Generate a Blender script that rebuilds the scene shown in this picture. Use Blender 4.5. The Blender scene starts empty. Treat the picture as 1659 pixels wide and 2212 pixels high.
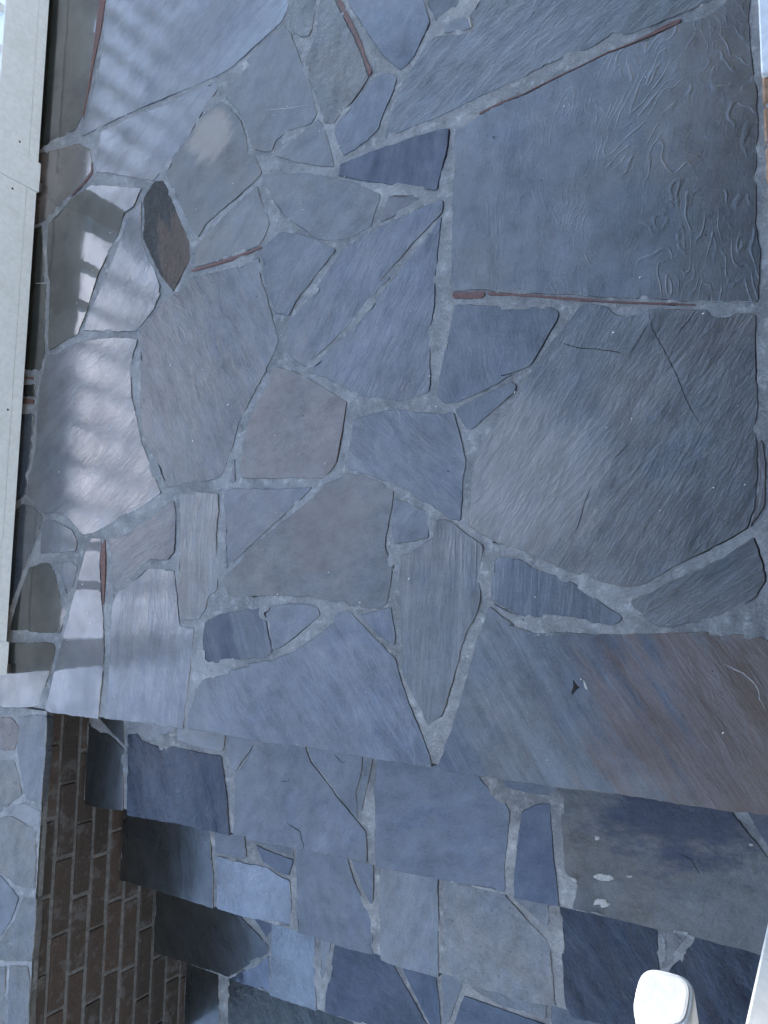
import bpy, bmesh, math, random
from mathutils import Vector, Matrix, noise
from mathutils.geometry import delaunay_2d_cdt

# ------------------------------------------------------------------ camera, sky, sun, exposure
scene = bpy.context.scene
col = scene.collection
EYE = 1.67                      # camera height above the landing (metres)
RISE = 0.176                    # height of one step
cam_data = bpy.data.cameras.new('camera')
cam = bpy.data.objects.new('camera', cam_data)
col.objects.link(cam)
scene.camera = cam
cam_data.sensor_fit = 'HORIZONTAL'
cam_data.sensor_width = 36.0
cam_data.lens = 36.0
cam_data.clip_start = 0.02
cam_data.clip_end = 2000
ROT = ((0.861417, -0.040564, -0.506276), (0.015514, -0.994239, 0.106057), (-0.507661, -0.099213, -0.855825))
m = Matrix.Identity(4)
for i in range(3):
    m[i][0] = ROT[i][0]
    m[i][1] = -ROT[i][1]
    m[i][2] = -ROT[i][2]
m[2][3] = EYE
cam.matrix_world = m

SUN_EL, SUN_AZ = math.radians(26), math.radians(-78)    # low sun beyond the railing, hidden by an added unseen block: the porch lies in open shade
world = bpy.data.worlds.new('World')
scene.world = world
world.use_nodes = True
wn = world.node_tree.nodes
sky = wn.new('ShaderNodeTexSky')
sky.sky_type = 'NISHITA'
sky.sun_disc = False
sky.sun_elevation = SUN_EL
sky.sun_rotation = SUN_AZ
sky.air_density = 1.0
sky.dust_density = 0.6
sky.ozone_density = 1.4
world.node_tree.links.new(sky.outputs[0], wn['Background'].inputs[0])
wn['Background'].inputs[1].default_value = 0.14

sun_data = bpy.data.lights.new('sun', 'SUN')
sun_data.energy = 2.0
sun_data.angle = math.radians(0.53)
sun_data.color = (1.0, 0.95, 0.88)
sun = bpy.data.objects.new('sun', sun_data)
col.objects.link(sun)
sdir = Vector((math.sin(SUN_AZ) * math.cos(SUN_EL), math.cos(SUN_AZ) * math.cos(SUN_EL), math.sin(SUN_EL)))
sun.rotation_euler = (-sdir).to_track_quat('-Z', 'Y').to_euler()
sun.location = sdir * 30

scene.view_settings.view_transform = 'Standard'
scene.view_settings.look = 'None'
scene.view_settings.exposure = 2.15
scene.view_settings.gamma = 1.0
scene.view_settings.use_curve_mapping = False
scene.render.engine = 'CYCLES'

# ------------------------------------------------------------------ traced plan of the place, in millimetres
STONES = '''
A1 0 -2739,1699 -2517,1633 -2473,1637 -2309,1649 -2276,1689 -2249,1795 -2232,1911 -2217,2054 -2212,2156 -2704,2362
A2 0 -2719,1334 -2454,1340 -2314,1397 -2245,1435 -2208,1461 -2209,1505 -2224,1551 -2286,1591 -2485,1614 -2735,1664
A3 0 -2428,1223 -2407,1105 -2398,1104 -2391,991 -2382,843 -2372,841 -2275,865 -2227,873 -2209,911 -2186,949 -2162,1015 -2137,1075 -2092,1136 -2043,1196 -2023,1265 -1980,1274 -1944,1330 -2120,1387 -2204,1410 -2313,1384 -2428,1324
A4 0 -2696,1134 -2433,1104 -2443,1201 -2466,1324 -2717,1317
A5 0 -2753,808 -2421,769 -2405,776 -2411,933 -2420,1093 -2794,1156
A6 0 -2763,715 -2445,680 -2450,729 -2770,772
A7 0 -2722,286 -2488,315 -2456,334 -2459,400 -2437,512 -2443,617 -2765,646
B1 0 -2171,2139 -2181,2065 -2185,1926 -2199,1835 -2227,1737 -2274,1611 -2181,1615 -2021,1621 -1831,1620 -1641,1617 -1565,1624 -1505,1650 -1428,1684 -1470,1664 -1372,1703 -1351,1732 -1337,1791
B2 0 -2176,1545 -2185,1498 -2185,1452 -2106,1427 -2012,1389 -1890,1341 -1831,1379 -1739,1446 -1692,1507 -1616,1574 -1633,1601 -1697,1603 -1815,1596 -2012,1604 -2167,1598
C1 0 -1657,1519 -1691,1496 -1746,1442 -1809,1390 -1831,1356 -1811,1305 -1754,1211 -1714,1146 -1676,1096 -1650,1131 -1537,1183 -1447,1225 -1429,1241 -1457,1302 -1484,1320 -1493,1368 -1518,1430 -1558,1481 -1601,1525
C2 0 -1490,1608 -1572,1566 -1589,1538 -1519,1452 -1483,1365 -1471,1330 -1481,1330 -1409,1300 -1392,1297 -1379,1328 -1337,1343 -1288,1341 -1252,1340 -1231,1364 -1243,1404 -1256,1462 -1289,1536 -1315,1598 -1335,1648 -1362,1688 -1430,1661 -1508,1628
C3 0 -1245,1335 -1296,1318 -1338,1295 -1382,1280 -1355,1265 -1290,1231 -1213,1199 -1167,1184 -1189,1266 -1208,1317 -1225,1347
D1 0 -1321,1785 -1341,1728 -1342,1691 -1317,1644 -1291,1621 -1267,1617 -1259,1637 -1250,1692 -1242,1751
D2 0 -1228,1746 -1238,1666 -1242,1615 -1271,1558 -1280,1535 -1263,1483 -1237,1422 -1218,1360 -1205,1326 -1174,1312 -1132,1347 -1084,1386 -1058,1416 -1070,1450 -1087,1501 -1117,1567 -1152,1637 -1182,1706 -1200,1734
D3 0 -1141,1710 -1126,1652 -1094,1599 -1060,1540 -1027,1483 -994,1437 -960,1398 -942,1404 -917,1423 -892,1467 -870,1506 -881,1543 -894,1592 -896,1607
D4 0 -881,1601 -878,1561 -851,1498 -800,1516 -784,1528 -772,1555
D5 0 -1052,1404 -1078,1374 -1127,1341 -1162,1312 -1170,1290 -1155,1246 -1135,1208 -1096,1218 -1054,1234 -1027,1250 -1002,1305 -977,1349 -970,1380 -978,1395 -1015,1413
D6 0 -829,1459 -781,1443 -750,1443 -757,1471 -776,1483 -824,1478
E1 0 -976,1315 -996,1265 -1006,1219 -919,1225 -846,1231 -752,1243 -658,1256 -696,1251 -630,1257 -554,1271 -513,1274 -477,1269 -430,1279 -411,1286 -399,1294 -358,1274 -311,1277 -265,1281 -226,1281 -182,1286 -162,1301 -716,1532 -758,1480 -744,1456 -748,1432 -800,1443 -848,1458 -877,1456 -912,1405 -944,1371
E2 0 -796,1169 -797,1103 -801,992 -801,882 -807,775 -800,755 -706,739 -695,732 -530,692 -380,656 -243,624 -118,598 -109,706 -116,761 -110,885 -105,956 -101,1058 -111,1080 -111,1125 -115,1213 -108,1278 -146,1294 -156,1275 -183,1258 -220,1252 -251,1259 -297,1252 -315,1244 -359,1247 -408,1245 -518,1228 -634,1208 -615,1212 -667,1207 -729,1197 -775,1178 -791,1181
F1 0 -815,1189 -860,1196 -919,1198 -969,1195 -1021,1196 -1107,1190 -1148,1187 -1153,1154 -1100,1130 -1019,1098 -927,1057 -868,1037 -844,1030 -833,1081 -819,1131 -812,1186
F2 0 -1422,1213 -1398,1173 -1381,1127 -1358,1097 -1314,1061 -1272,1031 -1224,987 -1190,974 -1134,963 -1091,968 -1043,981 -1033,1015 -1019,1044 -1014,1064 -1083,1111 -1155,1148 -1212,1172 -1283,1200 -1363,1220 -1426,1233
F3 0 -990,1051 -1001,1021 -1016,983 -976,991 -926,1002 -890,1014 -885,1021 -917,1038 -985,1059
G1 0 -1536,1162 -1638,1103 -1671,1079 -1680,1054 -1695,1001 -1541,1004 -1425,1015 -1408,1036 -1391,1068 -1401,1096 -1435,1167 -1447,1204
G2 0 -1405,904 -1384,845 -1359,796 -1313,778 -1288,817 -1215,885 -1158,935 -1155,943 -1236,991 -1277,1014 -1350,1037 -1392,1017 -1421,992
H0 0 -2004,1251 -2023,1200 -2051,1139 -2094,1055 -2137,993 -2183,924 -2198,883 -2028,850 -1940,838 -1911,855 -1860,896 -1832,946 -1841,947 -1836,968 -1861,1028 -1912,1097 -1937,1171 -1942,1285 -1979,1261
H1 0 -1904,1318 -1933,1285 -1924,1214 -1928,1157 -1871,1059 -1837,1008 -1805,973 -1774,940 -1734,992 -1711,1030 -1710,1079 -1735,1129 -1767,1181 -1800,1245 -1826,1303 -1847,1331 -1882,1337
I1 0 -1822,911 -1872,870 -1908,832 -1916,806 -1913,739 -1905,682 -1900,578 -1885,506 -1860,450 -1820,405 -1803,372 -1775,324 -1764,314 -1660,320 -1546,331 -1535,344 -1501,430 -1485,487 -1461,524 -1426,578 -1385,632 -1390,633 -1361,678 -1346,708 -1369,783 -1392,847 -1420,912 -1429,976 -1475,971 -1553,969 -1690,969 -1709,965 -1731,947 -1794,927
J1 0 -2264,839 -2334,819 -2387,824 -2416,720 -2423,600 -2418,510 -2429,433 -2448,393 -2446,328 -2411,296 -2347,256 -2290,258 -2236,242 -2209,231 -2173,202 -2142,180 -2089,184 -2026,204 -1943,233 -1883,252 -1833,276 -1788,299 -1802,325 -1850,407 -1883,463 -1912,547 -1940,621 -1949,688 -1943,760 -1925,810 -2027,832 -2152,844 -2221,844
K0 0 -2719,255 -2675,-106 -2510,-95 -2492,-43 -2422,96 -2369,205 -2368,213 -2356,248 -2419,286 -2476,295 -2540,264
K1 0 -2355,178 -2354,117 -2286,121 -2172,125 -2167,156 -2198,197 -2287,230 -2343,234
K2 0 -2234,39 -2205,-26 -2183,-16 -2167,39 -2161,73 -2188,90 -2244,96
K3 0 -2459,-25 -2488,-106 -2495,-146 -2330,-149 -2229,-144 -2212,-109 -2195,-70 -2225,-44 -2250,0 -2272,50 -2301,85 -2344,88 -2414,72
K4 0 -2666,-183 -2637,-425 -2503,-414 -2358,-398 -2307,-391 -2302,-359 -2267,-275 -2248,-198 -2257,-180 -2301,-177 -2380,-186 -2481,-188
K5 0 -2122,126 -2147,45 -2173,-43 -2186,-87 -2210,-158 -2233,-235 -2258,-329 -2281,-400 -2252,-405 -2103,-405 -2018,-404 -2012,-336 -2006,-258 -2008,-181 -2016,-103 -2023,-61 -2036,-8 -2051,93 -2045,141 -2051,165 -2099,167
K6 0 -2005,135 -1991,55 -1971,4 -1930,13 -1898,36 -1856,67 -1821,95 -1749,89 -1720,115 -1720,148 -1719,218 -1732,276 -1771,257 -1844,217 -1931,183 -2011,164
K7 0 -1868,49 -1910,18 -1961,-8 -1983,-50 -1982,-154 -1982,-257 -1983,-334 -1992,-400 -1896,-398 -1816,-400 -1719,-398 -1657,-397 -1640,-283 -1632,-187 -1627,-107 -1682,-103 -1691,-73 -1706,6 -1716,60 -1748,61 -1805,73 -1834,70
K8 0 -1700,205 -1698,130 -1702,80 -1702,16 -1688,-43 -1670,-84 -1611,-84 -1584,-51 -1576,-17 -1545,2 -1540,41 -1538,52 -1547,101 -1553,169 -1547,237 -1553,285 -1638,294 -1708,293
K9 0 -1514,315 -1487,315 -1494,386
L1 0 -1376,624 -1371,601 -1405,556 -1446,493 -1465,436 -1472,369 -1464,324 -1403,320 -1388,318 -1271,312 -1178,305 -1160,320 -1139,343 -1128,393 -1117,455 -1108,507 -1194,561 -1246,594 -1287,613 -1348,636
M1 0 -1533,270 -1521,211 -1520,139 -1514,64 -1466,96 -1440,120 -1381,160 -1313,209 -1246,257 -1215,285 -1242,284 -1327,286 -1387,290 -1360,287 -1495,296 -1528,293
M2 0 -1440,117 -1454,87 -1525,40 -1520,17 -1500,-7 -1480,-13 -1359,-12 -1434,-12 -1288,-10 -1204,-13 -1140,-20 -1098,-30 -1047,-36 -1003,-35 -977,-29 -966,21 -960,71 -959,65 -983,119 -978,162 -964,220 -960,268 -1055,306 -1107,314 -1138,300 -1174,291 -1202,263 -1295,204 -1381,148 -1440,111
M3 0 -1592,-147 -1584,-198 -1564,-211 -1502,-196 -1411,-184 -1353,-176 -1335,-158 -1341,-135 -1351,-109 -1355,-82 -1381,-60 -1375,-42 -1385,-38 -1478,-59 -1540,-67 -1587,-89
M4 0 -1373,-64 -1349,-82 -1341,-126 -1338,-157 -1311,-151 -1241,-104 -1203,-77 -1178,-59 -1183,-43 -1215,-30 -1287,-30 -1343,-37 -1370,-51
M5 0 -1149,-85 -1190,-117 -1271,-160 -1338,-183 -1426,-198 -1410,-203 -1531,-231 -1586,-254 -1610,-295 -1633,-353 -1637,-395 -1523,-397 -1402,-402 -1416,-404 -1246,-401 -1114,-403 -991,-406 -898,-407 -845,-406 -852,-379 -873,-335 -896,-290 -915,-248 -939,-190 -949,-159 -996,-121 -1046,-81 -1082,-49 -1098,-43 -1126,-51
N1 0 -1092,412 -1102,368 -1103,325 -1086,321 -1029,304 -969,277 -911,248 -859,212 -814,186 -775,176 -771,232 -767,284 -759,320 -767,345 -780,396 -794,444 -839,447 -895,455 -943,469 -1007,469 -1058,461 -1088,455
N2 0 -965,199 -964,153 -958,124 -905,131 -860,138 -856,198 -869,205 -916,226 -958,240
N3 0 -941,63 -941,13 -934,-69 -933,-129 -930,-190 -904,-240 -876,-277 -860,-310 -841,-296 -818,-283 -801,-232 -786,-180 -773,-129 -756,-82 -735,-51 -723,-12 -723,23 -721,74 -714,116 -748,138 -787,167 -814,182 -840,181 -842,176 -844,139 -859,131 -914,103 -939,95
N4 0 -1037,-72 -1002,-97 -972,-118 -954,-128 -948,-102 -960,-61 -963,-33 -1003,-42 -1056,-54
O1 0 -1220,842 -1212,837 -1268,799 -1311,763 -1321,711 -1317,674 -1282,643 -1248,622 -1172,674 -1097,726 -1035,784 -980,828 -1014,823 -954,870 -915,906 -867,939 -828,969 -828,1001 -853,1000 -916,989 -991,977 -1069,958 -1136,934
O2 0 -864,922 -912,879 -961,831 -1020,776 -1083,718 -1158,661 -1240,613 -1234,606 -1167,576 -1086,529 -1033,502 -983,491 -939,489 -891,497 -861,506 -860,586 -858,672 -849,744 -848,801 -845,826 -836,912 -832,959
P1 0 -807,655 -821,602 -834,540 -841,494 -821,469 -789,468 -736,482 -684,500 -643,521 -674,519 -632,526 -596,536 -572,572 -552,605 -530,637 -529,654 -550,667 -611,678 -653,686 -667,689 -728,704 -794,718
P2 0 -774,424 -761,399 -744,397 -719,415 -677,446 -639,474 -631,490 -642,501 -663,496 -727,475 -771,459 -790,450
Q1 0 -519,614 -559,569 -599,518 -633,464 -675,418 -717,369 -741,335 -745,283 -752,223 -758,166 -714,139 -668,118 -695,129 -625,104 -563,77 -498,51 -444,35 -398,23 -374,25 -357,27 -323,46 -273,73 -231,97 -193,116 -152,138 -139,177 -129,243 -130,310 -125,377 -124,459 -125,514 -122,574 -158,583 -173,577 -202,584 -217,603 -237,605 -324,622 -338,621 -353,614 -381,614 -403,623 -421,644 -446,654 -480,658
Q2 0 -126,306 -126,239 -136,170 -148,141 -134,161 -118,183 -115,275 -121,319
R1 0 -696,35 -698,-10 -688,-14 -660,-29 -628,-43 -695,-18 -674,-29 -642,-43 -563,-47 -500,-50 -445,-56 -421,-59 -404,-51 -397,-41 -434,-18 -462,3 -484,24 -536,46 -590,63 -621,82 -645,86 -627,83 -651,88 -692,90
R2 0 -375,-20 -358,-31 -348,-47 -338,-50 -328,-58 -299,-58 -267,-48 -229,-45 -198,-35 -167,-14 -137,6 -121,41 -127,77 -134,103 -141,125 -163,109 -194,86 -242,60 -297,36 -347,8 -381,-6
S1 0 -626,-74 -654,-64 -636,-67 -668,-46 -700,-24 -712,-54 -729,-100 -750,-170 -771,-237 -792,-304 -809,-347 -826,-398 -827,-402 -818,-408 -788,-413 -721,-410 -684,-407 -670,-413 -615,-414 -525,-409 -450,-407 -365,-406 -333,-409 -275,-409 -202,-408 -167,-407 -139,-407 -125,-409 -111,-93 -122,-80 -133,-73 -168,-68 -214,-64 -277,-68 -342,-75 -428,-79 -537,-78 -594,-81
a1 1 -2250,-741 -2197,-740 -2084,-732 -2097,-532 -2148,-503 -2219,-460 -2240,-416 -2281,-420
a2 1 -2207,-455 -2141,-496 -2094,-521 -2111,-405 -2214,-414
a3 1 -2077,-467 -2004,-484 -1939,-480 -1872,-457 -1863,-445 -1864,-404 -1979,-404 -2086,-402
a4 1 -1851,-480 -1751,-491 -1662,-492 -1651,-480 -1650,-447 -1654,-405 -1856,-403
a5 1 -2064,-743 -1926,-739 -1808,-734 -1617,-733 -1631,-631 -1648,-554 -1661,-504 -1764,-504 -1866,-498 -1918,-510 -2012,-495 -2037,-475 -2083,-483
a6 1 -1638,-503 -1617,-539 -1601,-542 -1527,-446 -1522,-407 -1646,-404
a7 1 -1553,-498 -1596,-547 -1605,-563 -1598,-645 -1604,-730 -1550,-726 -1553,-734 -1338,-727 -1129,-723 -1133,-643 -1156,-622 -1196,-591 -1230,-565 -1270,-525 -1318,-488 -1340,-452 -1346,-408 -1513,-401
a8 1 -1335,-451 -1314,-485 -1267,-523 -1226,-562 -1192,-589 -1158,-617 -1165,-599 -1169,-546 -1154,-500 -1149,-452 -1150,-410 -1336,-407
a9 1 -1151,-504 -1164,-563 -1158,-592 -1147,-589 -1127,-501 -1118,-453 -1115,-415 -1145,-414
b0 1 -1111,-538 -1106,-616 -1104,-729 -911,-726 -801,-724 -732,-722 -732,-655 -725,-595 -720,-527 -731,-508 -765,-491 -800,-457 -801,-413 -933,-412 -1101,-414
b1 1 -699,-590 -708,-670 -710,-730 -648,-728 -596,-725 -602,-669 -609,-613 -615,-538 -616,-492 -655,-501 -690,-523
b2 1 -732,-472 -680,-477 -609,-476 -594,-457 -593,-419 -750,-423
b3 1 -591,-534 -585,-590 -582,-646 -558,-664 -552,-670 -567,-724 -483,-723 -374,-726 -301,-725 -169,-731 -138,-733 -132,-548 -150,-532 -168,-512 -205,-470 -217,-454 -216,-416 -588,-419
b4 1 -164,-490 -131,-534 -127,-424 -197,-424
c1 2 -2239,-1044 -2086,-1042 -1966,-1045 -1831,-1046 -1834,-934 -1848,-883 -1855,-815 -1864,-756 -2260,-759
c2 2 -1830,-868 -1751,-867 -1696,-863 -1706,-805 -1712,-764 -1843,-764
c3 2 -1814,-1043 -1707,-1046 -1690,-1045 -1608,-1037 -1522,-1036 -1507,-1035 -1513,-948 -1519,-898 -1567,-890 -1608,-874 -1611,-873 -1694,-877 -1826,-878
c4 2 -1629,-859 -1567,-878 -1522,-884 -1508,-833 -1590,-826 -1661,-812
c5 2 -1657,-805 -1576,-818 -1507,-824 -1509,-767 -1660,-767
c6 2 -1488,-1045 -1414,-1045 -1305,-1049 -1210,-1045 -1212,-947 -1220,-934 -1279,-853 -1304,-796 -1306,-757 -1495,-760
c7 2 -1290,-798 -1250,-865 -1220,-908 -1212,-893 -1214,-760 -1293,-760
c8 2 -1192,-896 -1189,-997 -1185,-1053 -1134,-1056 -1080,-1056 -998,-1055 -1002,-754 -1188,-760
c9 2 -984,-880 -977,-1005 -949,-1047 -867,-1050 -755,-1049 -664,-1039 -674,-960 -680,-889 -747,-840 -771,-820 -799,-797 -800,-760 -983,-760
d1 2 -777,-802 -736,-823 -701,-848 -679,-851 -682,-801 -683,-762 -778,-760
d2 2 -648,-914 -640,-1032 -623,-1054 -473,-1047 -410,-1044 -409,-856 -410,-798 -412,-762 -528,-759 -651,-764
d3 2 -403,-884 -388,-873 -338,-799 -336,-764 -399,-763
d4 2 -328,-801 -388,-889 -387,-1038 -149,-1021 -140,-771 -327,-766
e1 3 -2249,-1244 -2251,-1356 -2083,-1353 -1962,-1349 -1909,-1352 -1731,-1227 -1731,-1206 -1854,-1139 -1858,-1085 -1992,-1078 -2256,-1071
e2 3 -1808,-1354 -1719,-1353 -1731,-1237 -1902,-1355
e3 3 -1721,-1225 -1723,-1362 -1653,-1362 -1528,-1359 -1535,-1244 -1543,-1094 -1726,-1102
e4 3 -1742,-1182 -1715,-1133 -1717,-1089 -1847,-1089
e5 3 -1519,-1234 -1509,-1259 -1489,-1212 -1478,-1139 -1475,-1095 -1517,-1094
e6 3 -1478,-1240 -1493,-1295 -1495,-1353 -1426,-1352 -1350,-1351 -1086,-1347 -1114,-1295 -1171,-1230 -1237,-1151 -1245,-1098 -1457,-1096
e7 3 -1210,-1152 -1166,-1214 -1108,-1289 -1070,-1343 -1073,-1311 -1079,-1224 -1093,-1153 -1095,-1106 -1224,-1103
e8 3 -1069,-1268 -1063,-1336 -1050,-1266 -1033,-1212 -1007,-1155 -1006,-1107 -1076,-1106
e9 3 -1036,-1273 -1047,-1341 -753,-1332 -752,-1185 -820,-1182 -942,-1175 -999,-1172
f0 3 -979,-1147 -901,-1171 -752,-1170 -751,-1101 -990,-1108
g1 4 -2241,-1884 -2085,-1835 -2095,-1635 -2113,-1414 -2259,-1418
g2 4 -2049,-1824 -1441,-1634 -1500,-1418 -1654,-1420 -1830,-1412 -2061,-1408
h1 0c -2618,-584 -2435,-546 -2408,-500 -2415,-469 -2463,-440 -2633,-462
h2 0c -2412,-482 -2418,-538 -2389,-616 -2354,-696 -2273,-700 -2269,-601 -2265,-467 -2272,-420 -2338,-420 -2426,-435
h3 0c -2613,-789 -2483,-758 -2432,-718 -2375,-684 -2393,-638 -2429,-578 -2637,-592
h4 0c -2417,-759 -2302,-773 -2275,-769 -2274,-724 -2361,-710 -2399,-721
h5 0c -2593,-953 -2461,-951 -2369,-974 -2280,-967 -2282,-865 -2290,-784 -2428,-761 -2611,-803
h6 0c -2565,-1185 -2439,-1146 -2392,-1088 -2358,-1010 -2461,-957 -2589,-987
h7 0c -2373,-1081 -2438,-1158 -2556,-1258 -2431,-1222 -2270,-1189 -2264,-1082 -2269,-992 -2337,-1006
h8 0c -2519,-1568 -2379,-1526 -2391,-1406 -2403,-1233 -2554,-1276
h9 0c -2360,-1520 -2256,-1489 -2267,-1371 -2274,-1246 -2290,-1205 -2386,-1226
'''
SLIVERS = '''
ra 0 -2234,1944 -2250,1808 -2275,1689 -2266,1680 -2252,1745 -2228,1877 -2201,1983 -2183,2118 -2217,2132
rb 0 -1150,1636 -1114,1566 -1085,1500 -1068,1449 -1057,1417 -1048,1427 -1068,1474 -1086,1530 -1127,1622 -1155,1684 -1177,1704
rc 0 -729,1198 -667,1208 -615,1213 -634,1209 -518,1229 -408,1246 -359,1248 -297,1254 -251,1259 -247,1268 -268,1269 -315,1259 -363,1251 -408,1249 -462,1240 -513,1233 -579,1222 -639,1212 -615,1216 -671,1213 -729,1204
rd 0 -704,726 -695,722 -582,697 -484,669 -363,640 -234,613 -237,616 -363,644 -480,674 -582,701 -621,712 -708,732
rj 0 -800,735 -726,721 -715,724 -713,735 -800,749
re 0 -1698,988 -1541,990 -1418,1004 -1423,1011 -1451,1008 -1541,1000 -1702,995
rf 0 -2043,139 -2048,93 -2032,-3 -2021,-53 -2020,29 -2023,109 -2032,164
rg 0 -2749,777 -2449,738 -2448,758 -2752,800
rh 0 -2749,688 -2448,655 -2446,671 -2751,705
ri 0 -2207,1460 -2242,1431 -2310,1397 -2305,1394 -2240,1424 -2198,1452 -2205,1501
'''
CRACKS = '''
Q1a 0 -331,621 -322,571 -299,523 -277,469 -264,428 -252,395 -230,354
Q1b 0 -236,604 -247,587 -261,570 -271,561
Q1c 0 -379,328 -393,315 -408,301 -415,293
Q1d 0 -330,591 -350,560 -372,527
Q1e 0 -531,580 -485,559 -448,551 -411,541 -382,530
Q1f 0 -459,242 -474,210 -486,166 -497,140
a7a 1 -1400,-663 -1352,-678 -1348,-700 -1339,-712 -1341,-727
a8a 1 -1243,-451 -1226,-464 -1215,-470 -1203,-467
a7b 1 -1428,-550 -1401,-546 -1392,-533
b3a 1 -328,-556 -301,-565 -284,-593
S1a 0 -203,-127 -188,-134 -168,-143 -151,-159 -142,-174 -141,-190 -129,-212
C2a 0 -1421,1436 -1339,1415 -1260,1399
'''
SMEARS = '''
m1 1 -520,-642 -504,-631 -474,-629 -464,-637 -482,-646 -504,-647
m2 1 -511,-688 -486,-683 -484,-691 -474,-691 -482,-702 -499,-708 -501,-700 -519,-707
m3 1 -511,-548 -497,-549 -499,-557 -511,-561
m4 1 -567,-651 -555,-652 -551,-661 -559,-664 -575,-652
m5 0 -485,-175 -475,-180 -471,-199 -479,-196
m6 1 -444,-624 -427,-620 -425,-627 -440,-630
m7 1 -187,-509 -174,-509 -177,-516 -185,-517
n1 0 -506,-174 -493,-192 -485,-192 -499,-202 -506,-214 -512,-206 -505,-194
m8 0 -762,1479 -755,1474 -748,1444 -755,1444
'''
EXTRA_LANDING = [[(-0.701, 2.347), (-0.691, 2.414), (-0.923, 2.703), (-1.333, 2.941), (-1.142, 2.462), (-0.881, 2.224), (-0.755, 2.283)], [(-0.373, 2.95), (-0.713, 2.95), (-0.629, 2.502), (-0.421, 2.704)], [(-0.73, 2.95), (-0.796, 2.95), (-0.908, 2.711), (-0.683, 2.43), (-0.642, 2.487)], [(-2.612, 2.374), (-2.263, 2.261), (-2.311, 2.444)], [(-0.11, 2.193), (-0.11, 2.589), (-0.411, 2.691), (-0.628, 2.48), (-0.675, 2.413), (-0.684, 2.35)], [(-0.495, 1.685), (-0.11, 1.56), (-0.11, 1.889), (-0.473, 1.862)], [(-1.623, 2.053), (-1.261, 1.935), (-1.206, 2.067), (-1.579, 2.231)], [(-0.894, 2.214), (-1.152, 2.449), (-1.592, 2.412), (-1.6, 2.281), (-1.579, 2.248), (-1.195, 2.08), (-0.947, 2.158)], [(-1.646, 2.674), (-1.625, 2.718), (-2.055, 2.898), (-2.104, 2.612)], [(-0.896, 1.816), (-0.694, 1.75), (-0.606, 2.006), (-0.753, 2.266), (-0.877, 2.208), (-0.935, 2.149)], [(-0.679, 1.745), (-0.511, 1.69), (-0.488, 1.867), (-0.595, 1.991)], [(-1.246, 1.93), (-0.913, 1.821), (-0.95, 2.141), (-1.19, 2.065)], [(-2.462, 2.95), (-2.69, 2.95), (-2.69, 2.654), (-2.41, 2.658)], [(-0.11, 2.606), (-0.11, 2.95), (-0.357, 2.95), (-0.404, 2.705)], [(-1.489, 2.95), (-2.058, 2.95), (-2.054, 2.915), (-1.617, 2.732)], [(-1.16, 2.464), (-1.353, 2.95), (-1.47, 2.95), (-1.607, 2.718), (-1.632, 2.665), (-1.593, 2.428)], [(-2.074, 2.95), (-2.446, 2.95), (-2.393, 2.654), (-2.297, 2.511), (-2.121, 2.608), (-2.069, 2.91)], [(-0.814, 2.95), (-1.316, 2.95), (-0.921, 2.721)], [(-0.476, 1.878), (-0.11, 1.905), (-0.11, 2.176), (-0.69, 2.335), (-0.74, 2.276), (-0.591, 2.011)], [(-2.232, 2.251), (-2.031, 2.186), (-1.616, 2.285), (-1.608, 2.419), (-1.647, 2.658), (-2.111, 2.595), (-2.292, 2.496), (-2.297, 2.454), (-2.245, 2.257)], [(-2.69, 2.4), (-2.641, 2.384), (-2.312, 2.46), (-2.307, 2.499), (-2.405, 2.642), (-2.69, 2.638)], [(-2.002, 2.176), (-1.639, 2.058), (-1.593, 2.241), (-1.612, 2.27)]]
EXTRA_STEPS = [('y1', '3', [(-0.74, -1.355), (-0.45, -1.36), (-0.43, -1.12), (-0.735, -1.1)]), ('y2', '3', [(-0.435, -1.36), (-0.11, -1.355), (-0.11, -1.1), (-0.415, -1.12)]), ('y3', '4', [(-1.41, -1.7), (-1.0, -1.7), (-1.03, -1.39), (-1.43, -1.41)]), ('y4', '4', [(-0.98, -1.7), (-0.55, -1.7), (-0.5, -1.39), (-1.01, -1.4)]), ('y5', '4', [(-0.53, -1.7), (-0.11, -1.7), (-0.11, -1.39), (-0.48, -1.4)])]
EXTRA_CAP = [('y6', '0c', [(-2.65, -1.71), (-2.27, -1.71), (-2.27, -1.58), (-2.4, -1.575), (-2.65, -1.6)])]


# ------------------------------------------------------------------ materials
MATS = {}

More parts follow.
